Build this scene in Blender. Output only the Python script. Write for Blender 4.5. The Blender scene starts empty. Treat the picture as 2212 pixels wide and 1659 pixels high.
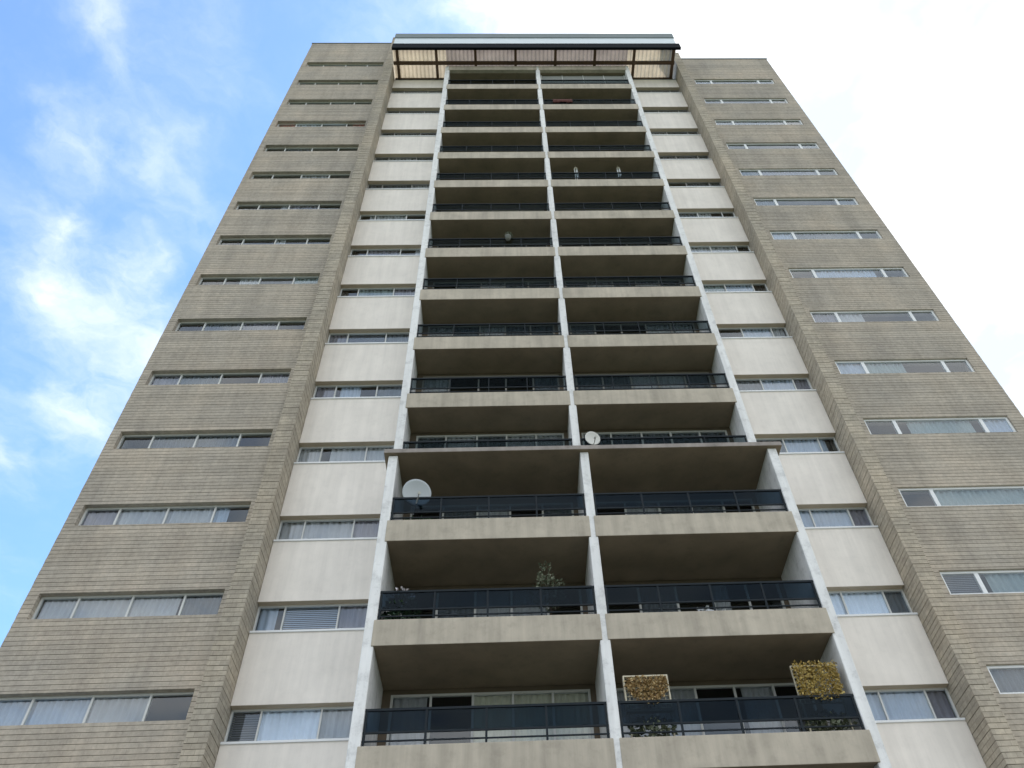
import bpy, math, random
from mathutils import Vector, Matrix
random.seed(7)
SC = bpy.context.scene
COL = SC.collection
R_ = math.radians

# ------------------------------------------------------------------ camera
EYE = 1.6
cam_d = bpy.data.cameras.new('camera')
cam = bpy.data.objects.new('camera', cam_d)
COL.objects.link(cam)
Fw = Vector((0.03880084, 0.6483147, 0.76038316))
Rt = Vector((0.99911393, -0.01275412, -0.04010843))
Up = Vector((0.01630487, -0.76126565, 0.64823512))
m = Matrix.Identity(4)
for i in range(3):
    m[i][0] = Rt[i]; m[i][1] = Up[i]; m[i][2] = -Fw[i]
m[0][3], m[1][3], m[2][3] = 0, 0, EYE
cam.matrix_world = m
cam_d.sensor_fit = 'HORIZONTAL'
cam_d.sensor_width = 36
cam_d.lens = 36 * 1771.0 / 2212.0
cam_d.shift_x = -(1168.4 - 1106.0) / 2212.0
cam_d.clip_start = 0.1
cam_d.clip_end = 4000
SC.camera = cam
SC.render.resolution_x = 1024
SC.render.resolution_y = 768
try:
    SC.render.engine = 'CYCLES'
except Exception:
    pass
SC.view_settings.view_transform = 'Standard'
SC.view_settings.look = 'None'
SC.view_settings.exposure = 0.90
SC.view_settings.gamma = 1

# ------------------------------------------------------------------ node helper
def N(nt, typ, loc=None, **kw):
    n = nt.nodes.new(typ)
    for k, v in kw.items():
        if k.startswith('i_'):
            n.inputs[k[2:].replace('_', ' ')].default_value = v
        else:
            setattr(n, k, v)
    return n
def ramp(nt, stops, fac):
    r = nt.nodes.new('ShaderNodeValToRGB')
    el = r.color_ramp.elements
    while len(el) < len(stops): el.new(0.5)
    for e, (p, c) in zip(el, stops):
        e.position = p
        e.color = (c, c, c, 1) if not isinstance(c, tuple) else (*c, 1)
    nt.links.new(fac, r.inputs[0])
    return r.outputs[0]
def math_n(nt, op, a, b=None):
    n = nt.nodes.new('ShaderNodeMath'); n.operation = op
    for i, v in enumerate((a, b)):
        if v is None: continue
        if hasattr(v, 'links'): nt.links.new(v, n.inputs[i])
        else: n.inputs[i].default_value = v
    return n.outputs[0]
def vmath(nt, op, a, b=None):
    n = nt.nodes.new('ShaderNodeVectorMath'); n.operation = op
    for i, v in enumerate((a, b)):
        if v is None: continue
        if hasattr(v, 'links'): nt.links.new(v, n.inputs[i])
        else: n.inputs[i].default_value = v
    return n
def mixc(nt, fac, a, b, mode='MIX'):
    n = nt.nodes.new('ShaderNodeMix'); n.data_type = 'RGBA'; n.blend_type = mode
    for s, v in ((n.inputs[0], fac), (n.inputs[6], a), (n.inputs[7], b)):
        if hasattr(v, 'links'): nt.links.new(v, s)
        elif isinstance(v, tuple): s.default_value = (*v, 1) if len(v) == 3 else v
        else: s.default_value = v
    return n.outputs[2]

# ------------------------------------------------------------------ sky and sun
SUN_EL, SUN_AZ = R_(52), R_(42)      # azimuth from +Y towards +X : behind the tower, to the right
w = bpy.data.worlds.new('World'); SC.world = w
w.use_nodes = True
nt = w.node_tree
nt.nodes.clear()
out = N(nt, 'ShaderNodeOutputWorld')
bg = N(nt, 'ShaderNodeBackground')
nt.links.new(bg.outputs[0], out.inputs[0])
sky = N(nt, 'ShaderNodeTexSky')
sky.sky_type = 'NISHITA'; sky.sun_disc = False
sky.sun_elevation = SUN_EL; sky.sun_rotation = SUN_AZ
sky.air_density = 1.0; sky.dust_density = 0.6; sky.ozone_density = 1.6
bg.inputs[1].default_value = 0.13
geo = N(nt, 'ShaderNodeTexCoord')
D = geo.outputs['Generated']
sep = N(nt, 'ShaderNodeSeparateXYZ'); nt.links.new(D, sep.inputs[0])
zc = math_n(nt, 'MAXIMUM', sep.outputs[2], 0.06)
px = math_n(nt, 'DIVIDE', sep.outputs[0], zc)
py = math_n(nt, 'DIVIDE', sep.outputs[1], zc)
comb = N(nt, 'ShaderNodeCombineXYZ'); nt.links.new(px, comb.inputs[0]); nt.links.new(py, comb.inputs[1])
P = comb.outputs[0]                   # position on a flat cloud layer overhead
warp = N(nt, 'ShaderNodeTexNoise'); warp.inputs['Scale'].default_value = 10; warp.inputs['Detail'].default_value = 7
nt.links.new(P, warp.inputs['Vector'])
wv = vmath(nt, 'SUBTRACT', warp.outputs['Color'], (0.5, 0.5, 0.5))
wv2 = vmath(nt, 'SCALE', wv.outputs[0]); wv2.inputs['Scale'].default_value = 0.15
PW = vmath(nt, 'ADD', P, wv2.outputs[0]).outputs[0]
n1 = N(nt, 'ShaderNodeTexNoise'); n1.inputs['Scale'].default_value = 6.5; n1.inputs['Detail'].default_value = 9; n1.inputs['Roughness'].default_value = 0.62
nt.links.new(PW, n1.inputs['Vector'])
# large cloud bodies, each a soft patch on the cloud layer
blobs = [(-0.60, 0.69, 0.085, 0.80), (-0.70, 0.90, 0.08, 0.62), (-0.545, 0.82, 0.09, 0.50), (-0.53, 0.44, 0.060, 0.34), (-0.43, 0.46, 0.060, 0.40), (-0.455, 0.30, 0.035, 0.32), (-0.44, 0.36, 0.035, 0.22),
         (-0.60, 0.55, 0.040, 0.30), (-0.41, 0.55, 0.045, 0.30), (-0.33, 0.38, 0.06, 0.20), (-0.86, 1.0, 0.06, 0.40), (-0.50, 0.62, 0.05, 0.35)]
acc = None
for bx_, by_, rr, am in blobs:
    d = vmath(nt, 'SUBTRACT', PW, (bx_, by_, 0))
    dn = N(nt, 'ShaderNodeVectorMath'); dn.operation = 'LENGTH'; nt.links.new(d.outputs[0], dn.inputs[0])
    q = math_n(nt, 'DIVIDE', dn.outputs['Value'], rr)
    q = math_n(nt, 'MULTIPLY', math_n(nt, 'MULTIPLY', q, q), -1.0)
    g = math_n(nt, 'MULTIPLY', math_n(nt, 'EXPONENT', q), am)
    acc = g if acc is None else math_n(nt, 'ADD', acc, g)
# white glare and cloud on the right, unseen bright cloud added behind for ambient light
mr = N(nt, 'ShaderNodeMapRange'); mr.interpolation_type = 'SMOOTHSTEP'
sx = N(nt, 'ShaderNodeSeparateXYZ'); nt.links.new(PW, sx.inputs[0])
nt.links.new(sx.outputs[0], mr.inputs[0])
mr.inputs[1].default_value = -0.24; mr.inputs[2].default_value = 0.14; mr.inputs[3].default_value = 0.0; mr.inputs[4].default_value = 1.05
mr2 = N(nt, 'ShaderNodeMapRange'); mr2.interpolation_type = 'SMOOTHSTEP'
nt.links.new(sx.outputs[1], mr2.inputs[0])
mr2.inputs[1].default_value = 0.15; mr2.inputs[2].default_value = -0.35; mr2.inputs[3].default_value = 0.0; mr2.inputs[4].default_value = 0.9
acc = math_n(nt, 'ADD', acc, mr.outputs[0])
acc = math_n(nt, 'ADD', acc, mr2.outputs[0])
nz = math_n(nt, 'MULTIPLY', math_n(nt, 'SUBTRACT', n1.outputs[0], 0.5), 1.5)
tot = math_n(nt, 'ADD', math_n(nt, 'MULTIPLY', acc, math_n(nt, 'ADD', 0.75, nz)), math_n(nt, 'MULTIPLY', nz, 0.34))
mask = N(nt, 'ShaderNodeMapRange'); mask.interpolation_type = 'SMOOTHSTEP'
nt.links.new(tot, mask.inputs[0])
mask.inputs[1].default_value = -0.06; mask.inputs[2].default_value = 0.78
mask.inputs[3].default_value = 0.03; mask.inputs[4].default_value = 1.0
n2 = N(nt, 'ShaderNodeTexNoise'); n2.inputs['Scale'].default_value = 3.0; n2.inputs['Detail'].default_value = 4
nt.links.new(PW, n2.inputs['Vector'])
ccol = mixc(nt, ramp(nt, [(0.40, 0.0), (0.58, 1.0)], n2.outputs[0]), (3.9, 4.5, 5.3), (6.8, 6.8, 6.8))
skyc = mixc(nt, 1.0, sky.outputs[0], (1.05, 1.32, 1.50), 'MULTIPLY')
nt.links.new(mixc(nt, mask.outputs[0], skyc, ccol), bg.inputs[0])

sun_d = bpy.data.lights.new('sun', 'SUN'); sun = bpy.data.objects.new('sun', sun_d); COL.objects.link(sun)
sun_d.energy = 3.0; sun_d.angle = R_(0.5); sun_d.color = (1.0, 0.95, 0.88)
sd = Vector((math.sin(SUN_AZ) * math.cos(SUN_EL), math.cos(SUN_AZ) * math.cos(SUN_EL), math.sin(SUN_EL)))
sun.rotation_euler = sd.to_track_quat('Z', 'Y').to_euler()
sun.location = (30, 40, 90)

# ------------------------------------------------------------------ materials
def new_mat(name):
    m = bpy.data.materials.new(name); m.use_nodes = True
    nt = m.node_tree; b = nt.nodes['Principled BSDF']
    return m, nt, b
def objco(nt): return N(nt, 'ShaderNodeTexCoord').outputs['Object']
def noise(nt, vec, sc, det=4, rough=0.55, stretch=None):
    if stretch:
        mp = N(nt, 'ShaderNodeMapping'); mp.inputs['Scale'].default_value = stretch
        nt.links.new(vec, mp.inputs[0]); vec = mp.outputs[0]
    n = N(nt, 'ShaderNodeTexNoise'); n.inputs['Scale'].default_value = sc
    n.inputs['Detail'].default_value = det; n.inputs['Roughness'].default_value = rough
    nt.links.new(vec, n.inputs['Vector'])
    return n.outputs[0]
def bump(nt, b, h, st, dist=0.01):
    n = N(nt, 'ShaderNodeBump'); n.inputs['Strength'].default_value = st; n.inputs['Distance'].default_value = dist
    nt.links.new(h, n.inputs['Height']); nt.links.new(n.outputs[0], b.inputs['Normal'])

def painted(name, col, var=0.08, rough=0.7, streak=0.0, grime=0.0, metal=0.0, fine=60):
    m, nt, b = new_mat(name)
    co = objco(nt)
    a = noise(nt, co, 1.3, 5)
    f = ramp(nt, [(0.3, 1 - var), (0.7, 1 + var * 0.4)], a)
    c = mixc(nt, 1.0, col, f, 'MULTIPLY')
    if streak:
        s = noise(nt, co, 1.0, 6, 0.6, (5.0, 5.0, 0.35))
        sf = ramp(nt, [(0.32, 1 - streak), (0.62, 1.0)], s)
        c = mixc(nt, 1.0, c, sf, 'MULTIPLY')
    if grime:
        s = noise(nt, co, 4.0, 8, 0.7)
        gf = ramp(nt, [(0.30, 1 - grime), (0.5, 1.0)], s)
        c = mixc(nt, 1.0, c, gf, 'MULTIPLY')
    nt.links.new(c, b.inputs['Base Color'])
    b.inputs['Roughness'].default_value = rough; b.inputs['Metallic'].default_value = metal
    bump(nt, b, noise(nt, co, fine, 3), 0.25, 0.004)
    return m

CH = 0.1155                     # brick course height
def brick_mat(name, c1, c2, mortar, wid):
    m, nt, b = new_mat(name)
    co = objco(nt)
    s = N(nt, 'ShaderNodeSeparateXYZ'); nt.links.new(co, s.inputs[0])
    u = math_n(nt, 'ADD', s.outputs[0], s.outputs[1])
    cb = N(nt, 'ShaderNodeCombineXYZ'); nt.links.new(u, cb.inputs[0]); nt.links.new(s.outputs[2], cb.inputs[1])
    br = N(nt, 'ShaderNodeTexBrick'); br.offset = 0.5
    br.inputs['Scale'].default_value = 1.0; br.inputs['Brick Width'].default_value = wid
    br.inputs['Row Height'].default_value = CH; br.inputs['Mortar Size'].default_value = 0.006
    br.inputs['Mortar Smooth'].default_value = 0.3; br.inputs['Bias'].default_value = 0.0
    br.inputs['Color1'].default_value = (*c1, 1); br.inputs['Color2'].default_value = (*c2, 1); br.inputs['Mortar'].default_value = (*mortar, 1)
    nt.links.new(cb.outputs[0], br.inputs['Vector'])
    a = noise(nt, co, 0.5, 5, 0.6)
    c = mixc(nt, 1.0, br.outputs[0], ramp(nt, [(0.3, (0.84, 0.85, 0.86)), (0.5, (0.98, 0.97, 0.95)), (0.72, (1.12, 1.07, 1.01))], a), 'MULTIPLY')
    s2 = noise(nt, co, 1.0, 6, 0.65, (1.6, 1.6, 0.16))
    c = mixc(nt, 1.0, c, ramp(nt, [(0.35, 0.84), (0.6, 1.04)], s2), 'MULTIPLY')
    g = noise(nt, co, 9.0, 5, 0.7)
    c = mixc(nt, 1.0, c, ramp(nt, [(0.3, 0.82), (0.65, 1.1)], g), 'MULTIPLY')
    # each course is fired slightly differently
    row = N(nt, 'ShaderNodeTexWhiteNoise'); row.noise_dimensions = '1D'
    nt.links.new(math_n(nt, 'FLOOR', math_n(nt, 'DIVIDE', s.outputs[2], CH)), row.inputs['W'])
    c = mixc(nt, 1.0, c, ramp(nt, [(0.0, 0.90), (1.0, 1.07)], row.outputs[0]), 'MULTIPLY')
    nt.links.new(c, b.inputs['Base Color'])
    b.inputs['Roughness'].default_value = 0.9
    bump(nt, b, math_n(nt, 'ADD', noise(nt, co, 45, 4, 0.7), math_n(nt, 'MULTIPLY', br.outputs['Fac'], -1.0)), 0.6, 0.008)
    return m

M = {}
M['brick'] = brick_mat('grey tan brick', (0.470, 0.422, 0.358), (0.438, 0.393, 0.334), (0.40, 0.36, 0.308), 0.40)
M['pil'] = brick_mat('rough tan brick', (0.48, 0.43, 0.35), (0.405, 0.362, 0.297), (0.35, 0.312, 0.256), 0.20)
M['cream'] = painted('cream stucco', (0.87, 0.815, 0.755), 0.07, 0.8, streak=0.10, grime=0.06)
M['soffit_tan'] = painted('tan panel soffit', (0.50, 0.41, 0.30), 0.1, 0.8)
M['fin'] = painted('white fin paint', (0.85, 0.855, 0.85), 0.08, 0.6, streak=0.18, grime=0.28)
M['band'] = painted('weathered concrete', (0.52, 0.465, 0.38), 0.16, 0.85, streak=0.22, grime=0.15, fine=30)
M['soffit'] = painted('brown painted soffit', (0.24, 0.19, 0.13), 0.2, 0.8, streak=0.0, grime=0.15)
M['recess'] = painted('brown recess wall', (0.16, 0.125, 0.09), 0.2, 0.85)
M['alu'] = painted('aluminium frame', (0.62, 0.63, 0.62), 0.08, 0.45)
M['dkframe'] = painted('bronze frame', (0.30, 0.29, 0.27), 0.1, 0.5)
M['white'] = painted('white frame', (0.80, 0.82, 0.84), 0.05, 0.5)
M['rail'] = painted('dark railing metal', (0.020, 0.026, 0.032), 0.1, 0.7)
M['rail'].node_tree.nodes['Principled BSDF'].inputs['Specular IOR Level'].default_value = 0.15
M['ledge'] = painted('brown grey ledge', (0.36, 0.32, 0.295), 0.25, 0.85, streak=0.2, grime=0.3)
M['fascia'] = painted('dark canopy beam', (0.006, 0.009, 0.014), 0.1, 0.85)
M['fascia'].node_tree.nodes['Principled BSDF'].inputs['Specular IOR Level'].default_value = 0.15
M['timber'] = painted('brown timber', (0.10, 0.055, 0.03), 0.25, 0.7, grime=0.2)
M['pale'] = painted('pale metal siding', (0.66, 0.74, 0.80), 0.05, 0.4)
M['coping'] = painted('grey coping', (0.15, 0.19, 0.20), 0.08, 0.6)
M['core'] = painted('interior', (0.06, 0.06, 0.06), 0.1, 0.9)
M['roof'] = painted('roof gravel', (0.25, 0.25, 0.24), 0.2, 0.9)
M['screen'] = painted('grey screen fabric', (0.30, 0.31, 0.30), 0.1, 0.85)
M['dish'] = painted('grey dish', (0.42, 0.46, 0.48), 0.06, 0.4)
M['dish2'] = painted('pale dish', (0.62, 0.62, 0.58), 0.06, 0.4)
M['black'] = painted('black plastic', (0.02, 0.02, 0.022), 0.05, 0.4)
M['red'] = painted('dull red cloth', (0.10, 0.03, 0.025), 0.15, 0.9)
M['pot'] = painted('clay pot', (0.28, 0.12, 0.07), 0.15, 0.8)
M['wood'] = painted('pale timber', (0.60, 0.55, 0.42), 0.15, 0.7)
M['bark'] = painted('bark', (0.10, 0.07, 0.05), 0.2, 0.9)
for nm, c in (('c_grey', (0.50, 0.485, 0.49)), ('c_white', (0.80, 0.85, 0.95)), ('c_cream', (0.78, 0.73, 0.58)), ('c_blue', (0.42, 0.48, 0.58)), ('c_mauve', (0.26, 0.24, 0.28)), ('c_red', (0.60, 0.12, 0.07)), ('c_dark', (0.15, 0.165, 0.185)), ('c_green', (0.31, 0.36, 0.355))):
    M[nm] = painted('curtain ' + nm[2:], c, 0.12, 0.9)

def glass_mat(name, tint, fr=1.0, base=0.04, gc=(0.9, 0.95, 1, 1)):
    m = bpy.data.materials.new(name); m.use_nodes = True
    nt = m.node_tree; nt.nodes.clear()
    o = N(nt, 'ShaderNodeOutputMaterial')
    t = N(nt, 'ShaderNodeBsdfTransparent'); t.inputs[0].default_value = (*tint, 1)
    g = N(nt, 'ShaderNodeBsdfGlossy'); g.inputs['Roughness'].default_value = 0.03; g.inputs[0].default_value = gc
    f = N(nt, 'ShaderNodeFresnel'); f.inputs[0].default_value = 1.55
    co = objco(nt)
    bp = N(nt, 'ShaderNodeBump'); bp.inputs['Strength'].default_value = 0.05; bp.inputs['Distance'].default_value = 0.02
    nt.links.new(noise(nt, co, 0.9, 1), bp.inputs['Height'])
    nt.links.new(bp.outputs[0], g.inputs['Normal'])
    gm = N(nt, 'ShaderNodeNewGeometry')
    ff = math_n(nt, 'ADD', math_n(nt, 'MULTIPLY', f.outputs[0], fr), base)
    ff = math_n(nt, 'MULTIPLY', ff, math_n(nt, 'SUBTRACT', 1.0, gm.outputs['Backfacing']))
    ms = N(nt, 'ShaderNodeMixShader')
    nt.links.new(ff, ms.inputs[0]); nt.links.new(t.outputs[0], ms.inputs[1]); nt.links.new(g.outputs[0], ms.inputs[2])
    nt.links.new(ms.outputs[0], o.inputs[0])
    return m
M['glass'] = glass_mat('window glass', (0.90, 0.93, 0.95), 1.5, 0.02)
M['railglass'] = glass_mat('tinted railing glass', (0.24, 0.31, 0.37), 0.42, 0.0, (0.42, 0.55, 0.68, 1))

M['railglass2'] = glass_mat('tinted railing glass high', (0.55, 0.60, 0.62), 0.10, 0.0, (0.45, 0.6, 0.7, 1))
def corrugated(col, tr):
    m = bpy.data.materials.new('translucent corrugated sheet'); m.use_nodes = True
    nt = m.node_tree; nt.nodes.clear()
    o = N(nt, 'ShaderNodeOutputMaterial')
    co = objco(nt)
    c = mixc(nt, 1.0, col, ramp(nt, [(0.3, 0.7), (0.7, 1.05)], noise(nt, co, 1.1, 6, 0.7)), 'MULTIPLY')
    d = N(nt, 'ShaderNodeBsdfDiffuse'); t = N(nt, 'ShaderNodeBsdfTranslucent')
    nt.links.new(c, d.inputs[0]); nt.links.new(c, t.inputs[0])
    ms = N(nt, 'ShaderNodeMixShader'); ms.inputs[0].default_value = tr
    nt.links.new(d.outputs[0], ms.inputs[1]); nt.links.new(t.outputs[0], ms.inputs[2])
    nt.links.new(ms.outputs[0], o.inputs[0])
    return m
M['sheet'] = corrugated((0.76, 0.67, 0.53), 0.27)
M['sheet2'] = corrugated((0.62, 0.54, 0.50), 0.17)

def leaf_mat(name, c1, c2, c3):
    m, nt, b = new_mat(name)
    co = objco(nt)
    a = noise(nt, co, 18, 3, 0.7)
    nt.links.new(ramp(nt, [(0.3, c1), (0.5, c2), (0.7, c3)], a), b.inputs['Base Color'])
    b.inputs['Roughness'].default_value = 0.6
    return m
M['leafgold'] = leaf_mat('golden leaves', (0.16, 0.09, 0.02), (0.42, 0.30, 0.08), (0.62, 0.52, 0.20))
M['leafrust'] = leaf_mat('rusty leaves', (0.14, 0.07, 0.025), (0.38, 0.25, 0.10), (0.62, 0.52, 0.30))
M['leafdark'] = leaf_mat('dark leaves', (0.012, 0.03, 0.018), (0.03, 0.07, 0.035), (0.09, 0.14, 0.07))
M['leafgrey'] = leaf_mat('grey green leaves', (0.03, 0.045, 0.025), (0.10, 0.12, 0.07), (0.35, 0.36, 0.27))
M['flower'] = leaf_mat('pale flowers', (0.45, 0.38, 0.42), (0.7, 0.65, 0.68), (0.85, 0.84, 0.86))

def ground_mat(name, c1, c2, sc):
    m, nt, b = new_mat(name)
    co = objco(nt)
    a = noise(nt, co, sc, 8, 0.7)
    nt.links.new(ramp(nt, [(0.3, c1), (0.7, c2)], a), b.inputs['Base Color'])
    b.inputs['Roughness'].default_value = 0.95
    bump(nt, b, noise(nt, co, 40, 5), 0.5, 0.02)
    return m
M['grass'] = ground_mat('lawn', (0.035, 0.055, 0.02), (0.08, 0.10, 0.04), 3)
M['asphalt'] = ground_mat('asphalt', (0.045, 0.045, 0.046), (0.07, 0.07, 0.07), 6)
M['paving'] = ground_mat('concrete bounce paving', (0.24, 0.235, 0.22), (0.33, 0.32, 0.30), 2)  # pale tone chosen so the unseen paving reflects more light upward

# ------------------------------------------------------------------ mesh builder
class MB:
    def __init__(s): s.v = []; s.f = []; s.mi = []; s.sm = []
    def face(s, idx, mi=0, sm=False): s.f.append(idx); s.mi.append(mi); s.sm.append(sm)
    def box(s, x0, x1, y0, y1, z0, z1, mi=0, bot=None, z=EYE):
        z0 += z; z1 += z
        b = len(s.v)
        s.v += [(x0, y0, z0), (x1, y0, z0), (x1, y1, z0), (x0, y1, z0), (x0, y0, z1), (x1, y0, z1), (x1, y1, z1), (x0, y1, z1)]
        for q, mm in (((3, 2, 1, 0), bot if bot is not None else mi), ((4, 5, 6, 7), mi), ((0, 1, 5, 4), mi), ((1, 2, 6, 5), mi), ((2, 3, 7, 6), mi), ((3, 0, 4, 7), mi)):
            s.face([b + i for i in q], mm)
    def rings(s, x0, x1, y0, y1, z0, z1, joint=0.017, jit=0.004, quoin=0.0, mi=0, seed=1, z=EYE):
        """solid wall piece whose courses stand proud of recessed joints"""
        z0 += z; z1 += z
        rnd = random.Random(seed)
        lv = []
        k = math.floor(z0 / CH)
        while k * CH < z1:
            a, b = max(z0, k * CH + 0.011), min(z1, (k + 1) * CH)
            rk = random.Random(k * 31 + 5)
            e = rk.uniform(0, jit) + (quoin if k % 2 else 0)
            ja, jb = max(z0, k * CH), min(z1, k * CH + 0.011)
            if jb > ja + 1e-5: lv += [(ja, joint + (0 if not quoin else quoin)), (jb, joint + (0 if not quoin else quoin))]
            if b > a + 1e-5: lv += [(a, e), (b, e)]
            k += 1
        base = len(s.v)
        for zz, e in lv:
            s.v += [(x0 + e, y0 + e, zz), (x1 - e, y0 + e, zz), (x1 - e, y1, zz), (x0 + e, y1, zz)]
        for i in range(len(lv) - 1):
            a = base + 4 * i
            for j in range(4):
                k2 = (j + 1) % 4
                s.face([a + j, a + k2, a + 4 + k2, a + 4 + j], mi)
        s.face([base + 3, base + 2, base + 1, base], mi)
        t = base + 4 * (len(lv) - 1)
        s.face([t, t + 1, t + 2, t + 3], mi)
    def tube(s, pts, r, n=8, mi=0, cap=True):
        pts = [Vector(p) for p in pts]
        rs = r if isinstance(r, (list, tuple)) else [r] * len(pts)
        base = len(s.v)
        for i, p in enumerate(pts):
            t = (pts[min(i + 1, len(pts) - 1)] - pts[max(i - 1, 0)]).normalized()
            a = Vector((0, 0, 1)) if abs(t.z) < 0.9 else Vector((1, 0, 0))
            u = t.cross(a).normalized(); v2 = t.cross(u)
            for j in range(n):
                an = 2 * math.pi * j / n
                s.v.append(tuple(p + (u * math.cos(an) + v2 * math.sin(an)) * rs[i]))
        for i in range(len(pts) - 1):
            for j in range(n):
                a = base + i * n + j; b = base + i * n + (j + 1) % n
                s.face([a, b, b + n, a + n], mi, True)
        if cap:
            s.face([base + j for j in range(n)], mi); s.face([base + (len(pts) - 1) * n + j for j in reversed(range(n))], mi)
    def lathe(s, prof, c, n=20, mi=0):
        base = len(s.v)
        for r, zz in prof:
            for j in range(n):
                an = 2 * math.pi * j / n
                s.v.append((c[0] + r * math.cos(an), c[1] + r * math.sin(an), c[2] + zz))
        for i in range(len(prof) - 1):
            for j in range(n):
                a = base + i * n + j; b = base + i * n + (j + 1) % n
                s.face([a, b, b + n, a + n], mi, True)
    def leaf(s, p, d, size, rnd, mi=0):
        d = d.normalized(); a = Vector((rnd.uniform(-1, 1), rnd.uniform(-1, 1), rnd.uniform(-1, 1)))
        u = d.cross(a).normalized(); nn = d.cross(u)
        b = len(s.v); L = size; W = size * 0.38
        for q in (p, p + d * L * 0.45 + u * W + nn * L * 0.08, p + d * L, p + d * L * 0.45 - u * W + nn * L * 0.08):
            s.v.append(tuple(q))
        s.face([b, b + 1, b + 2, b + 3], mi)
    def build(s, name, mats, parent=None, world_origin=True, bevel=0):
        me = bpy.data.meshes.new(name)
        me.from_pydata([tuple(v) for v in s.v], [], s.f)
        if not isinstance(mats, (list, tuple)): mats = [mats]
        for m_ in mats: me.materials.append(m_)
        me.polygons.foreach_set('material_index', s.mi)
        me.polygons.foreach_set('use_smooth', s.sm)
        me.update()
        o = bpy.data.objects.new(name, me); COL.objects.link(o)
        if parent is not None:
            o.parent = parent
            if world_origin:
                root = parent
                o.matrix_parent_inverse = PINV(parent)
        if bevel:
            bm_ = o.modifiers.new('bevel', 'BEVEL'); bm_.width = bevel; bm_.segments = 2; bm_.limit_method = 'ANGLE'
        return o
def WM(o):
    mm = Matrix.LocRotScale(o.location, o.rotation_euler, o.scale)
    if o.parent: mm = WM(o.parent) @ o.matrix_parent_inverse @ mm
    return mm
def PINV(p): return WM(p).inverted()

def thing(name, label, cat, loc, group=None, rot=(0, 0, 0)):
    o = bpy.data.objects.new(name, None); COL.objects.link(o)
    o.location = loc; o.rotation_euler = rot; o.empty_display_size = 0.3
    o['label'] = label; o['category'] = cat
    if group: o['group'] = group
    return o
def struct(name, mb, mat):
    o = mb.build(name, mat); o['kind'] = 'structure'; return o

# ------------------------------------------------------------------ ground
g = MB(); g.v = [(-1500, -1500, 0), (1500, -1500, 0), (1500, 1500, 0), (-1500, 1500, 0)]; g.face([0, 1, 2, 3]); struct('ground', g, M['grass'])
g = MB(); g.v = [(-60, -14, 0.004), (60, -14, 0.004), (60, -3, 0.004), (-60, -3, 0.004)]; g.face([0, 1, 2, 3]); struct('road', g, M['asphalt'])
g = MB(); g.box(-60, 60, -2.9, -1.4, -0.2, 0.13, z=0); g.box(-40, 40, 5.0, 13.8, -0.2, 0.10, z=0); struct('bounce_pavement', g, M['paving'])  # out of view; the forecourt strip is widened to bounce light onto the soffits

# ------------------------------------------------------------------ tower
S = 2.624
YW, YP, YU, YL, YB = 15.65, 16.0, 15.30, 14.57, 16.30     # wing face, panel face, upper fin face, lower fin face, balcony back wall
XPL, XPR = (-6.26, -5.82), (9.22, 9.63)                   # brick pilasters
WL, WR = (-10.86, -6.26), (9.63, 14.60)                   # wings
TOPL, TOPR, ROOF = 48.5, 45.9, 43.75
DEPTH = 31.0
tower = thing('apartment_tower', 'tall tan brick and cream apartment tower with stacked dark balconies between white fins', 'building', (1.8, 16.0, 0))

# brick wings: spandrels and jambs around ribbon windows
WZ = lambda k: 11.06 + S * k + {-1: 0.2}.get(k, 0)        # window centre on the wings (above eye)
PZ = lambda k: 10.79 + S * k + {-1: 0.2, 0: 0.08}.get(k, 0)         # window centre between cream panels
SB = lambda k: 9.139 + S * k         # underside of balcony slab
HW = 0.335
def wing(x, top, kmax, wx, seed):
    mb = MB()
    z = -EYE
    for k in range(-4, kmax + 1):
        zl, zh = WZ(k) - HW, WZ(k) + HW
        mb.rings(x[0], x[1], YW, YW + 0.30, z, zl, seed=seed)
        mb.rings(x[0], wx[0], YW, YW + 0.30, zl, zh, seed=seed)
        mb.rings(wx[1], x[1], YW, YW + 0.30, zl, zh, seed=seed)
        z = zh
    mb.rings(x[0], x[1], YW, YW + 0.30, z, top, seed=seed)
    # outer and rear walls
    for (a, b, c, d) in ((x[0], x[0] + 0.3, YW + 0.30, DEPTH), (x[1] - 0.3, x[1], YW + 0.30, DEPTH), (x[0] + 0.3, x[1] - 0.3, DEPTH - 0.3, DEPTH)):
        mb.rings(a, b, c, d, -EYE, top - 0.002, seed=seed)
    o = mb.build('brick_wing', M['brick'], tower)
    r = MB(); r.box(x[0] + 0.3, x[1] - 0.3, YW + 0.3, DEPTH - 0.3, top - 0.6, top - 0.4)
    r.build('roof', M['roof'], o)
    c = MB(); c.box(x[0] - 0.03, x[1] + 0.03, YW - 0.03, YW + 0.33, top, top + 0.07)
    c.build('coping', M['coping'], o)
    return o
WXL, WXR = (-10.60, -6.50), (9.98, 14.16)
wing(WL, TOPL, 13, WXL, 1)
wing(WR, TOPR, 12, WXR, 2)
for xp, top in ((XPL, TOPL + 0.02), (XPR, TOPR + 0.02)):
    mb = MB(); mb.rings(xp[0], xp[1], YU, YP + 0.5, -EYE, top, joint=0.018, quoin=0.004)
    mb.build('brick_pilaster', M['pil'], tower)
# dark core behind the glass, central roof
mb = MB()
for a, b, y, t in ((WL[0] + 0.31, XPL[0], YW + 1.1, TOPL - 0.7), (XPR[1], WR[1] - 0.31, YW + 1.1, TOPR - 0.7), (XPL[0] + 0.01, XPR[1] - 0.01, YB + 1.0, ROOF)):
    mb.box(a, b, y, DEPTH - 0.35, -EYE, t)
mb.build('building_core', M['core'], tower)
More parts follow.
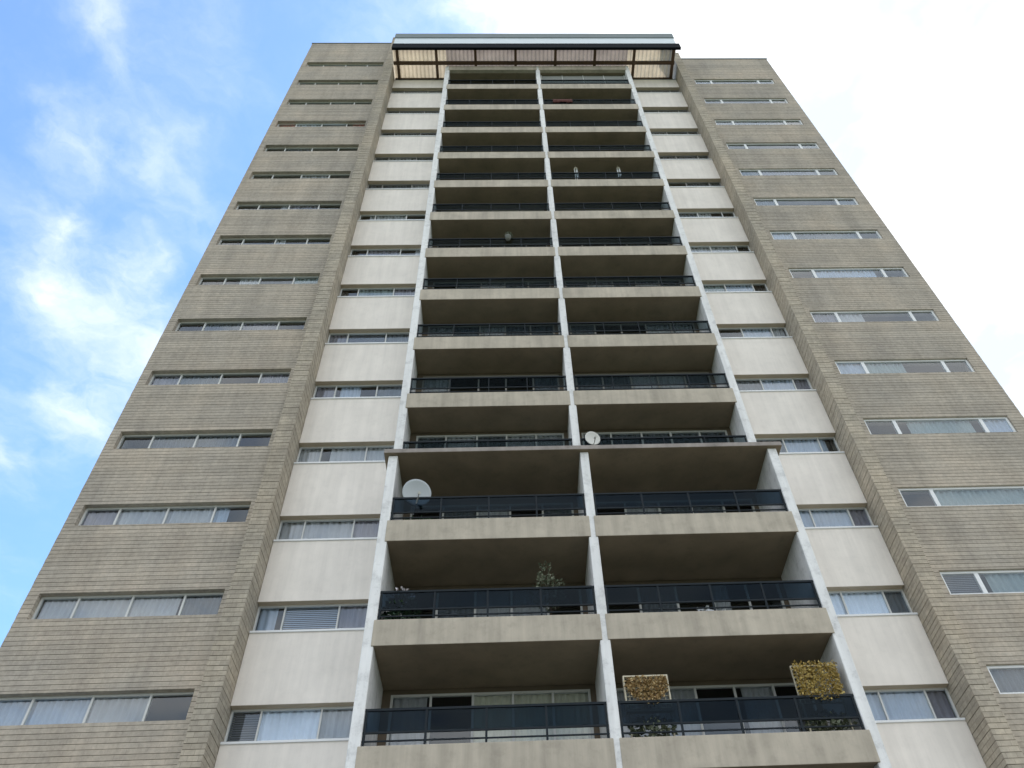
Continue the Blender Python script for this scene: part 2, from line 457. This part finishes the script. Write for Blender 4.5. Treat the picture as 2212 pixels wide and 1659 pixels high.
# floor plates seen edge-on behind glass
mb = MB()
for k in range(-3, 14):
    z = SB(k)
    if z < ROOF: mb.box(XPL[1], XPR[0], YB + 0.02, YB + 0.99, z, z + 0.2)
mb.build('floor_plate', M['core'], tower)
mb = MB(); mb.box(XPL[1] - 0.02, XPR[0] + 0.02, YP + 0.02, DEPTH, ROOF + 0.002, ROOF + 0.14)
mb.build('central_roof', M['coping'], tower)

# windows -----------------------------------------------------------
rw = random.Random(11)
def curtain_mesh(x0, x1, y, z0, z1, kind, rnd):
    mb = MB()
    if kind == 'blind':
        n = int((z1 - z0) / 0.05)
        for i in range(n):
            zz = z0 + EYE + i * 0.05
            b = len(mb.v)
            mb.v += [(x0, y - 0.01, zz), (x1, y - 0.01, zz), (x1, y + 0.012, zz + 0.042), (x0, y + 0.012, zz + 0.042)]
            mb.face([b, b + 1, b + 2, b + 3])
    else:
        n = max(8, int((x1 - x0) / 0.022)); ph = rnd.uniform(0, 9); fr = rnd.uniform(38, 55)
        for i in range(n + 1):
            x = x0 + (x1 - x0) * i / n
            yy = y + 0.022 * math.sin(x * fr + ph) + 0.012 * math.sin(x * fr * 0.37 + 2 * ph)
            mb.v += [(x, yy, z0 + EYE), (x, yy * 1.0 + 0.004, z1 + EYE)]
        for i in range(n): mb.face([2 * i, 2 * i + 2, 2 * i + 3, 2 * i + 1], 0, True)
    return mb
def window(x0, x1, z0, z1, y, mull, fmat, fills, name='window', ft=0.045, mt=0.035, rails=()):
    """frame mesh with glass and curtains as its pieces; y is the face of the frame"""
    mb = MB(); d = 0.07
    mb.box(x0, x1, y, y + d, z0, z0 + ft); mb.box(x0, x1, y, y + d, z1 - ft, z1)
    mb.box(x0, x0 + ft, y, y + d, z0 + ft, z1 - ft); mb.box(x1 - ft, x1, y, y + d, z0 + ft, z1 - ft)
    for xm in mull: mb.box(xm - mt / 2, xm + mt / 2, y + 0.004, y + d, z0 + ft, z1 - ft)
    for (ra, rb, rz) in rails: mb.box(ra, rb, y + 0.008, y + d, rz - 0.02, rz + 0.02)
    fr = mb.build(name, fmat, tower)
    p = MB(); p.box(x0 + ft * 0.5, x1 - ft * 0.5, y + 0.03, y + 0.036, z0 + ft * 0.5, z1 - ft * 0.5)
    p.build('pane', M['glass'], fr)
    xs = [x0 + ft] + list(mull) + [x1 - ft]
    for i, fl in enumerate(fills):
        if not fl or i >= len(xs) - 1: continue
        cm, a, b, kind = (list(fl) + [0, 1, 'drape'][len(fl) - 1:])[:4] if isinstance(fl, (list, tuple)) else (fl, 0, 1, 'drape')
        xa = xs[i] + (xs[i + 1] - xs[i]) * a; xb = xs[i] + (xs[i + 1] - xs[i]) * b
        c = curtain_mesh(xa, xb, y + 0.09, z0 + 0.01, z1 - 0.02, kind, rw)
        c.build('blind' if kind == 'blind' else 'curtain', M[cm], fr)
    return fr

LWF = {-1: ['c_blue', 'c_blue', 'c_grey', None], 0: ['c_grey', 'c_grey', ('c_grey', 0, .9), 'c_dark'], 1: ['c_mauve', 'c_grey', 'c_grey', ('c_blue', 0, .4)],
       2: [None, 'c_dark', 'c_dark', None], 3: ['c_mauve', 'c_dark', None, 'c_mauve'], 4: [None, 'c_dark', 'c_mauve', None], 5: [None, ('c_grey', .4, 1), ('c_grey', 0, 1, 'blind'), 'c_green'],
       6: [None, None, ('c_grey', 0, .3), None], 7: [None, ('c_grey', .7, 1), 'c_mauve', None], 8: [None, None, 'c_grey', None], 9: [None, 'c_dark', None, None],
       10: ['c_red', 'c_white', ('c_white', 0, 1, 'blind'), ('c_red', .3, 1)], 11: [None, None, 'c_dark', None], 12: ['c_dark', None, None, None], 13: [None, None, None, None]}
for k in range(-4, 14):
    window(WXL[0], WXL[1], WZ(k) - HW, WZ(k) + HW, YW + 0.14, (-9.75, -8.56, -7.40), M['alu'], LWF.get(k, [None, 'c_grey', None, None]), mt=0.045)
    # light mullion caps
RWF = {-1: ['c_dark', 'c_green', None], 0: [('c_dark', 0, 1, 'blind'), ('c_green', .1, 1), None], 1: [None, ('c_green', .02, 1), 'c_dark'], 2: [None, ('c_green', .15, .9), 'c_blue'], 3: ['c_blue', ('c_green', 0, .5), None],
       4: ['c_mauve', ('c_grey', 0, .35), None], 5: [None, ('c_blue', 0, .9), None], 6: [('c_blue', 0, 1), 'c_dark', None]}
for k in range(-4, 13):
    window(WXR[0], WXR[1], WZ(k) - HW, WZ(k) + HW, YW + 0.06, (10.86, 13.36), M['white'], RWF.get(k, [rw.choice([None, 'c_dark']), rw.choice([None, 'c_dark', ('c_grey', .1, .5), 'c_mauve']), rw.choice([None, 'c_dark'])]), ft=0.06, mt=0.10)

# cream panels and the windows between them
PLX, PRX = (XPL[1] + 0.0, -2.86), (6.50, XPR[0])
LPF = {-1: [('c_dark', 0, 1, 'blind'), 'c_white', 'c_grey'], 0: [('c_blue', 0, .7), ('c_blue', 0, 1, 'blind'), 'c_mauve'], 1: ['c_grey', 'c_grey', 'c_mauve'], 2: ['c_grey', ('c_grey', .2, 1), 'c_grey'],
       3: ['c_mauve', ('c_blue', .1, .6), 'c_dark'], 4: ['c_mauve', ('c_blue', 0, 1, 'blind'), 'c_dark'], 5: [None, 'c_green', 'c_mauve'], 6: [None, 'c_mauve', ('c_grey', .5, 1)], 7: [('c_grey', .6, 1), 'c_grey', None]}
RPF = {-1: [('c_blue', .3, 1), ('c_blue', 0, 1), 'c_mauve'], 0: ['c_white', 'c_white', 'c_dark'], 1: [('c_blue', .1, 1), 'c_blue', 'c_mauve'], 2: ['c_dark', 'c_blue', ('c_blue', 0, .5)], 3: ['c_dark', 'c_blue', 'c_mauve'],
       4: [None, 'c_blue', 'c_grey'], 5: ['c_green', 'c_blue', None], 6: ['c_grey', 'c_grey', None], 7: ['c_dark', ('c_grey', 0, .6), None], 8: [None, 'c_dark', 'c_dark']}
PH = 0.39
for side, xx, mull, FL in (('L', PLX, (-5.20, -3.97), LPF), ('R', PRX, (7.72, 8.72), RPF)):
    for k in range(-4, 13):
        z0, z1 = PZ(k) + PH, PZ(k + 1) - PH
        if k == 12: z1 = ROOF
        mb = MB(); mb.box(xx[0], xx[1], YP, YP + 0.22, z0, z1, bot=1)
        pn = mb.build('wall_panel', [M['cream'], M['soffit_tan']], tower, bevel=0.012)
        mb = MB(); mb.box(xx[0] + 0.01, xx[1] - 0.01, YP - 0.025, YP + 0.21, z0 + 0.0 + 0.004, z0 + 0.03)
        # window sill flashing along the top of the panel below the glass
        mb = MB(); mb.box(xx[0] + 0.01, xx[1] - 0.01, YP - 0.03, YP + 0.20, z1 - 0.035, z1 + 0.012)
        if k < 12: mb.build('sill', M['white'], pn)
        window(xx[0], xx[1], PZ(k) - PH, PZ(k) + PH, YP + 0.16, mull, M['alu'] if k < 8 else M['dkframe'], FL.get(k, [rw.choice(['c_dark', 'c_dark', 'c_mauve', 'c_grey']) for _ in range(3)]), ft=0.04, mt=0.035)

# fins ----------------------------------------------------------------
LEDGE = SB(2)
for xc, hw in ((-2.945, 0.115), (1.765, 0.105), (6.475, 0.115)):
    mb = MB(); mb.box(xc - hw, xc + hw, YU, YB, LEDGE + 0.20, ROOF + 0.10)
    mb.build('fin_wall', M['fin'], tower, bevel=0.02)
for xc, hw in ((-2.895, 0.115), (1.845, 0.105), (6.59, 0.115)):
    mb = MB(); mb.box(xc - hw, xc + hw, YL, YB, -EYE, LEDGE + 0.059)
    mb.build('fin_wall', M['fin'], tower, bevel=0.02)
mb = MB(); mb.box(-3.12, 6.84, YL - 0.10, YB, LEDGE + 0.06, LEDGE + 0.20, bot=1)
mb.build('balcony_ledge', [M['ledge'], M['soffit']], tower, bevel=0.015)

# balconies -----------------------------------------------------------
def bay(k, upper):
    yf = YU if upper else YL
    if upper: L, R2 = (-2.83, 1.66), (1.87, 6.36)
    else: L, R2 = (-2.78, 1.74), (1.95, 6.475)
    return yf, (L, R2)
def slab(k, xx, yf, upper, up=True):
    mb = MB(); z = SB(k)
    if upper and k == 2:
        mb.box(xx[0], xx[1], yf + 0.02, yf + 0.14, z + 0.202, z + 0.60)
        return mb.build('balcony_upstand', M['band'], tower)
    e = 0.05
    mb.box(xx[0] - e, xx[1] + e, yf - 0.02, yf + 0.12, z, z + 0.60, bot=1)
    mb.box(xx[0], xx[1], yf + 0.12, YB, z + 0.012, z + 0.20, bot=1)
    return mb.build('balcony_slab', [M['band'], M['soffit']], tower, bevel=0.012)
def railing(k, xx, yf, pw=0.02):
    z = SB(k) + 0.60; zt = SB(k) + 1.33
    y = yf + 0.03
    mb = MB()
    mb.box(xx[0], xx[1], y, y + 0.05, zt - 0.045, zt)
    mb.box(xx[0], xx[1], y + 0.01, y + 0.035, z + 0.10, z + 0.125)
    mb.box(xx[0], xx[1], y + 0.01, y + 0.04, z + 0.255, z + 0.29)
    n = 5
    if k >= 2: pw = 0.012
    for i in range(n):
        x = xx[0] + 0.03 + (xx[1] - xx[0] - 0.06) * i / (n - 1)
        mb.box(x - pw, x + pw, y + 0.006, y + 0.044, z - 0.02, zt - 0.045)
    r = mb.build('railing', M['rail'], tower)
    p = MB(); p.box(xx[0] + 0.01, xx[1] - 0.01, y + 0.018, y + 0.026, z + 0.27, zt - 0.02)
    p.build('railing_panel', M['railglass'] if k < 2 else M['railglass2'], r)
BF = {(-1, 0): [('c_grey', 0, .9), None, ('c_cream', 0, 1), 'c_cream', 'c_cream'], (-1, 1): ['c_grey', 'c_grey', None, ('c_grey', .2, 1), None],
      (0, 0): [None, 'c_dark', ('c_grey', 0, 1), 'c_grey', None], (0, 1): [None, 'c_dark', None, ('c_grey', 0, .5), None]}
for k in range(-3, 14):
    upper = k >= 2
    yf, bays = bay(k, upper)
    for bi, xx in enumerate(bays):
        if k == 13:
            mb = MB(); mb.box(xx[0] - 0.05, xx[1] + 0.05, yf - 0.02, yf + 0.16, SB(k), ROOF + 0.02)
            mb.box(xx[0], xx[1], yf + 0.16, YB + 0.3, SB(k) + 0.012, ROOF - 0.05, bot=1)
            mb.build('roof_slab', [M['band'], M['soffit']], tower)
            continue
        slab(k, xx, yf, upper)
        railing(k, xx, yf)
        zf, zh = SB(k) + 0.22, SB(k + 1) - 0.10
        a, b = xx[0] + 0.18, xx[1] - 0.12
        ms = [a + (b - a) * t for t in (0.2, 0.41, 0.61, 0.81)]
        window(a, b, zf + 0.05, zh, YB - 0.02, ms, M['alu'] if k < 3 else M['dkframe'], BF.get((k, bi), [rw.choice([None, 'c_dark', 'c_dark', 'c_grey' if k < 6 else None]) for _ in range(5)]), name='balcony_window', ft=0.05, mt=0.05)
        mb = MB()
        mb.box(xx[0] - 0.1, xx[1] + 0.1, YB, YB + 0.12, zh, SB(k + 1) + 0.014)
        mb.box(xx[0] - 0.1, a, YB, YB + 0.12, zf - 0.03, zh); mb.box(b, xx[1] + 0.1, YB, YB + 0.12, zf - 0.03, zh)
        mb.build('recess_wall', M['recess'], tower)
# grey screen closing the top right balcony
mb = MB(); mb.box(1.90, 6.34, YU + 0.30, YU + 0.33, SB(12) + 0.62, SB(13) - 0.02)
for i in range(5): mb.box(1.93 + i * 1.09, 1.97 + i * 1.09, YU + 0.27, YU + 0.30, SB(12) + 0.62, SB(13) - 0.02, 1)
mb.build('balcony_screen', [M['screen'], M['alu']], tower)

# roof canopy -----------------------------------------------------------
CZ = 43.92
cb_ = MB(); cb_.box(-5.80, 9.32, 14.36, 14.50, CZ - 0.02, CZ + 0.62); can = cb_.build('canopy', M['fascia'], tower, bevel=0.01)
mb = MB()
for x in (-5.55, -3.52, -1.48, 0.62, 2.72, 4.80, 6.88, 8.96):
    mb2 = MB(); mb2.box(x - 0.065, x + 0.065, 14.502, 16.25, CZ - 0.04, CZ + 0.14); mb2.build('rafter', M['timber'], can)
for y in (15.10, 15.98):
    mb2 = MB(); mb2.box(-5.78, 9.06, y, y + 0.16, CZ - 0.025, CZ + 0.125); mb2.build('purlin', M['timber'], can)
for xa, xb, sm_ in ((-5.80, -3.02, 'sheet'), (-3.02, 6.55, 'sheet2'), (6.55, 9.10, 'sheet')):
    sh = MB(); n = int((xb - xa) / 0.028)
    for i in range(n + 1):
        x = xa + (xb - xa) * i / n
        zz = CZ + 0.175 + 0.035 * math.sin(x * 2 * math.pi / 0.21) + (0.004 if sm_ == 'sheet' else 0)
        sh.v += [(x, 14.52, zz + EYE), (x, 16.35, zz + EYE)]
    for i in range(n): sh.face([2 * i, 2 * i + 2, 2 * i + 3, 2 * i + 1], 0, True)
    sh.build('roof_sheet', M[sm_], can)
mb = MB(); mb.box(-5.78, 9.20, 14.46, 14.54, CZ + 0.622, CZ + 1.75)
pp = mb.build('canopy_parapet', M['pale'], can)
mb = MB(); mb.box(-5.82, 9.24, 14.42, 14.60, CZ + 1.752, CZ + 2.42); mb.build('parapet_coping', M['coping'], can, bevel=0.02)

# ------------------------------------------------------------------ things on the balconies
def dish(name, label, c, dia, face, mat, arm=True):
    """offset satellite dish; c = centre of the reflector, face = direction it looks"""
    t = thing(name, label, 'satellite dish', (c[0], c[1] + 0.05, c[2] - dia * 0.75))
    f = Vector(face).normalized(); u = f.cross(Vector((0, 0, 1))).normalized(); v = u.cross(f) * -1
    v = f.cross(u) * -1 if (f.cross(u)).z < 0 else f.cross(u)
    C0 = Vector(c); mb = MB(); rings_, seg = 7, 36; R0 = dia / 2
    th = 0.012
    for sidex in (0, 1):
        b = len(mb.v)
        for i in range(rings_ + 1):
            r = R0 * i / rings_
            for j in range(seg):
                an = 2 * math.pi * j / seg
                p = C0 + u * (r * math.cos(an)) + v * (r * 1.08 * math.sin(an)) + f * (0.16 * R0 * ((r / R0) ** 2 - 1) * 1.0 - (th if sidex else 0))
                mb.v.append(tuple(p))
        for i in range(rings_):
            for j in range(seg):
                a, d_ = b + i * seg + j, b + i * seg + (j + 1) % seg
                q = [a, d_, d_ + seg, a + seg]
                mb.face(q if not sidex else q[::-1], 0, True)
    n0 = rings_ * seg; n1_ = (rings_ + 1) * seg
    for j in range(seg):
        a, d_ = n0 + j, n0 + (j + 1) % seg
        mb.face([a, d_, d_ + n1_, a + n1_], 0)
    mb.build('reflector', mat, t)
    low = C0 - v * R0 * 1.02
    lnb = C0 + f * dia * 0.62 - v * R0 * 0.75
    mb = MB(); mb.tube([low, low + f * dia * 0.2 - v * 0.03, lnb], 0.014); mb.build('feed_arm', M['alu'], t)
    mb = MB(); mb.tube([lnb, lnb - f * 0.10 + v * 0.03], [0.035, 0.028], 12); mb.build('feed_horn', M['dish2'], t)
    mb = MB(); mb.tube([C0 - f * 0.06, C0 - f * 0.14 - v * 0.05, C0 - f * 0.15 - v * (dia * 0.75)], 0.02)
    mb.build('mast', M['alu'], t)
    q0 = low - f * 0.03
    mb = MB(); mb.tube([q0, q0 + Vector((0.05, 0.08, -0.15)), q0 + Vector((0.16, 0.2, -0.32)), q0 + Vector((0.2, 0.5, -0.40))], 0.006, 6); mb.build('cable', M['black'], t)
    return t
E_ = EYE
dish('satellite_dish', 'large grey satellite dish at the left end of the balcony railing beside the white fin', (-2.24, 14.70, 13.32 + E_), 0.70, (0.30, -0.95, -0.18), M['dish'])
dish('satellite_dish', 'small pale satellite dish just right of the middle fin above the thin ledge', (2.20, 15.22, 15.60 + E_), 0.42, (0.2, -0.95, -0.1), M['dish2'])
# second, smaller round cover beside the large dish
def leaves(mb, centre, rad, n, size, rnd, mi=0, shell=0.35):
    for _ in range(n):
        while True:
            p = Vector((rnd.uniform(-1, 1), rnd.uniform(-1, 1), rnd.uniform(-1, 1)))
            if p.length <= 1 and p.length > shell * rnd.random(): break
        q = Vector(centre) + Vector((p.x * rad[0], p.y * rad[1], p.z * rad[2]))
        d = (p + Vector((rnd.uniform(-1, 1), rnd.uniform(-1, 1), rnd.uniform(-.6, 1)))).normalized()
        mb.leaf(q, d, size * rnd.uniform(0.6, 1.3), rnd, mi)
def box_leaves(mb, x0, x1, y0, y1, z0, z1, n, size, rnd, cut=0.0):
    for _ in range(n):
        while True:
            u, v = rnd.random(), rnd.random()
            if not (v < cut and abs(u - 0.5) > 0.5 - 0.35 * (cut - v) / max(cut, 1e-6) * 1.0): break
        q = Vector((x0 + (x1 - x0) * u, rnd.uniform(y0, y1), z0 + (z1 - z0) * v))
        d = Vector((rnd.uniform(-1, 1), rnd.uniform(-1, .3), rnd.uniform(-1, 1)))
        mb.leaf(q, d, size * rnd.uniform(0.6, 1.3), rnd)
def pot(parent, c, r, h, mat=None):
    mb = MB(); mb.lathe([(0.0, 0), (r * .72, 0), (r * .95, h * .85), (r * 1.05, h * .86), (r * 1.05, h), (r * .9, h), (r * .85, h * .9), (0, h * .88)], c); return mb.build('pot', mat or M['pot'], parent)
rl = random.Random(5)
FL0 = SB(0) + 0.21 + E_; FLm = SB(-1) + 0.21 + E_
# flowering plant, left end of the third balcony up
t = thing('flowering_plant', 'bushy dark green plant topped with pale flowers at the left end of a balcony', 'potted plant', (-2.35, 14.95, FL0))
pot(t, (-2.35, 14.95, FL0), 0.19, 0.34)
mb = MB(); leaves(mb, (-2.35, 14.88, FL0 + 0.72), (0.38, 0.24, 0.40), 620, 0.10, rl); mb.build('foliage', M['leafdark'], t)
mb = MB(); leaves(mb, (-2.40, 14.80, FL0 + 1.13), (0.30, 0.20, 0.12), 90, 0.065, rl); mb.build('flowers', M['flower'], t)
# small tree
t = thing('potted_tree', 'slender grey green potted tree on the balcony left of the middle fin', 'potted plant', (0.80, 15.05, FL0))
pot(t, (0.80, 15.05, FL0), 0.17, 0.30)
mb = MB(); mb.tube([(0.80, 15.05, FL0 + 0.25), (0.82, 15.04, FL0 + 0.9), (0.79, 15.05, FL0 + 1.9)], [0.02, 0.016, 0.006])
for i in range(9):
    an = i * 2.4; zz = FL0 + 0.8 + i * 0.11
    mb.tube([(0.81, 15.05, zz), (0.81 + 0.25 * math.cos(an), 15.05 + 0.2 * math.sin(an), zz + 0.16)], [0.008, 0.003], 5)
mb.build('trunk', M['bark'], t)
mb = MB(); leaves(mb, (0.78, 15.02, FL0 + 1.30), (0.36, 0.28, 0.42), 330, 0.085, rl); leaves(mb, (0.74, 15.02, FL0 + 1.80), (0.16, 0.14, 0.26), 80, 0.07, rl)
mb.build('crown', M['leafgrey'], t)
# two framed planters on the lowest right balcony
def planter(label, x0, x1, z0, z1, mat, dens, lowmat, w_=0.028, y0=14.70):
    t = thing('framed_planter', label, 'planter', ((x0 + x1) / 2, 14.72, FLm), 'square framed planters on the lowest right balcony')
    z0 += E_; z1 += E_
    mb = MB(); y1 = 14.80
    mb.box(x0, x1, y0, y1, z1 - w_, z1, z=0); mb.box(x0, x1, y0, y1, z0, z0 + w_, z=0)
    mb.box(x0, x0 + w_, y0, y1, z0 + w_, z1 - w_, z=0); mb.box(x1 - w_, x1, y0, y1, z0 + w_, z1 - w_, z=0)
    mb.box(x0 + w_, x0 + w_ + 0.03, y1 - 0.05, y1 - 0.02, FLm + 0.3, z0, z=0); mb.box(x1 - w_ - 0.03, x1 - w_, y1 - 0.05, y1 - 0.02, FLm + 0.3, z0, z=0)
    fr = mb.build('frame', M['wood'], t)
    mb = MB()
    nn = 9
    for i in range(1, nn):
        x = x0 + (x1 - x0) * i / nn; mb.box(x - 0.007, x + 0.007, y1 - 0.03, y1 - 0.015, z0 + w_, z1 - w_, z=0)
        zz = z0 + (z1 - z0) * i / nn; mb.box(x0 + w_, x1 - w_, y1 - 0.045, y1 - 0.031, zz - 0.007, zz + 0.007, z=0)
    mb.build('lattice', M['wood'], t)
    mb = MB(); cx_, cz_ = (x0 + x1) / 2, (z0 + z1) / 2
    if dens > 1:
        box_leaves(mb, x0 - 0.0, x1 + 0.0, 14.60, 14.72, z0 - 0.02, z1 - 0.02, 1500, 0.06, rl, 0.15)
    else:
        box_leaves(mb, x0 + 0.05, x1 - 0.05, 14.62, 14.74, z0 + 0.10, z1 - 0.07, 1150, 0.06, rl, 0.55)
    mb.build('foliage', mat, t)
    mb = MB(); leaves(mb, (cx_, 14.76, FLm + 0.62), ((x1 - x0) * 0.5, 0.12, 0.22), 320, 0.10, rl); mb.build('lower_leaves', lowmat, t)
    mb = MB(); mb.box(x0, x1, 14.70, 14.95, FLm, FLm + 0.34, z=0); mb.build('trough', M['pot'], t)
planter('square pale framed planter with brown gold leaves nearer the middle fin', 2.12, 3.00, 7.68, 8.42, M['leafrust'], 0.95, M['leafgrey'])
planter('square planter screen overgrown with dense yellow leaves against the right white fin', 5.48, 6.34, 7.76, 8.56, M['leafgold'], 1.5, M['leafgrey'], w_=0.016, y0=14.76)
# greenery behind the left railing one floor up
t = thing('trailing_plant', 'low dark trailing plant behind the railing below the large satellite dish', 'potted plant', (-2.1, 14.90, SB(1) + 0.21 + E_))
mb = MB(); mb.box(-2.65, -1.5, 14.80, 15.0, SB(1) + 0.21, SB(1) + 0.45); mb.build('trough', M['pot'], t)
mb = MB(); leaves(mb, (-2.1, 14.80, SB(1) + 0.62 + E_), (0.62, 0.12, 0.17), 380, 0.09, rl); mb.build('foliage', M['leafdark'], t)
# white plastic chair behind the railing
t = thing('patio_chair', 'small white plastic chair behind the dark railing, right bay one floor above the yellow planters', 'chair', (4.25, 14.98, FL0), rot=(0, 0, 0.3))
def lbox(name, boxes, mat):
    mb = MB()
    for b_ in boxes: mb.box(*b_, z=0)
    o = mb.build(name, mat, t, world_origin=False, bevel=0.008); return o
lbox('seat', [(-0.23, 0.23, -0.22, 0.22, 0.40, 0.43)], M['white'])
lbox('backrest', [(-0.22, 0.22, 0.20, 0.235, 0.80, 0.86)] + [(-0.21 + i * 0.095, -0.16 + i * 0.095, 0.205, 0.23, 0.43, 0.80) for i in range(5)], M['white'])
for ax in (-0.20, 0.20):
    for ay in (-0.19, 0.19):
        lbox('leg', [(ax - 0.02, ax + 0.02, ay - 0.02, ay + 0.02, 0, 0.40)], M['white'])
    lbox('armrest', [(ax - 0.03, ax + 0.03, -0.2, 0.2, 0.62, 0.645), (ax - 0.02, ax + 0.02, -0.2, -0.16, 0.43, 0.62)], M['white'])
# cloth over a high railing
t = MB(); zt = SB(11) + 1.34; n = 16
for i in range(n + 1):
    x = 2.35 + 0.95 * i / n; wv_ = 0.012 * math.sin(i * 1.7)
    for (yy, zz) in ((YU + 0.0 + wv_, zt - 0.42 - 0.05 * math.sin(i * .6)), (YU + 0.005 + wv_, zt - 0.1), (YU + 0.03, zt + 0.015), (YU + 0.075, zt + 0.015), (YU + 0.10 - wv_, zt - 0.1), (YU + 0.105, zt - 0.35)):
        t.v.append((x, yy, zz + EYE))
for i in range(n):
    for j in range(5): t.face([i * 6 + j, (i + 1) * 6 + j, (i + 1) * 6 + j + 1, i * 6 + j + 1], 0, True)
o = t.build('blanket', M['red']); o['label'] = 'dull red blanket hung over a high balcony railing right of the middle fin'; o['category'] = 'blanket'
sol = o.modifiers.new('solid', 'SOLIDIFY'); sol.thickness = 0.008
# hanging chimes
def chime(x, ztop, label, L):
    y = YU + 0.35; zt = ztop + EYE
    t = thing('wind_chime', label, 'wind chime', (x, y, zt - L), 'wind chimes under a balcony ceiling')
    mb = MB(); mb.tube([(x, y, zt), (x, y, zt - 0.35)], 0.006, 6); mb.lathe([(0.0, 0.01), (0.09, 0.008), (0.09, -0.01), (0, -0.012)], (x, y, zt - 0.35), 14); mb.build('top_plate', M['wood'], t)
    for i in range(5):
        an = i * 1.2566; r = 0.065
        mb = MB(); mb.tube([(x + r * math.cos(an), y + r * math.sin(an), zt - 0.37), (x + r * math.cos(an), y + r * math.sin(an), zt - L - 0.05 * i)], 0.013, 8); mb.build('tube', M['white'], t)
chime(2.98, SB(9) + 0.01, 'long pale wind chime under a balcony ceiling, nearer the middle fin', 1.15)
chime(4.80, SB(9) + 0.01, 'shorter pale wind chime under a balcony ceiling, nearer the right fin', 0.95)
# pale pot on a railing
t = thing('rail_planter', 'small grey round planter hooked on the railing left of the middle fin', 'planter', (0.05, YU - 0.02, SB(6) + 1.05 + E_))
pot(t, (0.05, YU - 0.06, SB(6) + 1.08 + E_), 0.11, 0.18, M['screen'])
mb = MB(); leaves(mb, (0.05, YU - 0.06, SB(6) + 1.36 + E_), (0.16, 0.12, 0.09), 90, 0.06, rl); mb.build('foliage', M['leafgrey'], t)
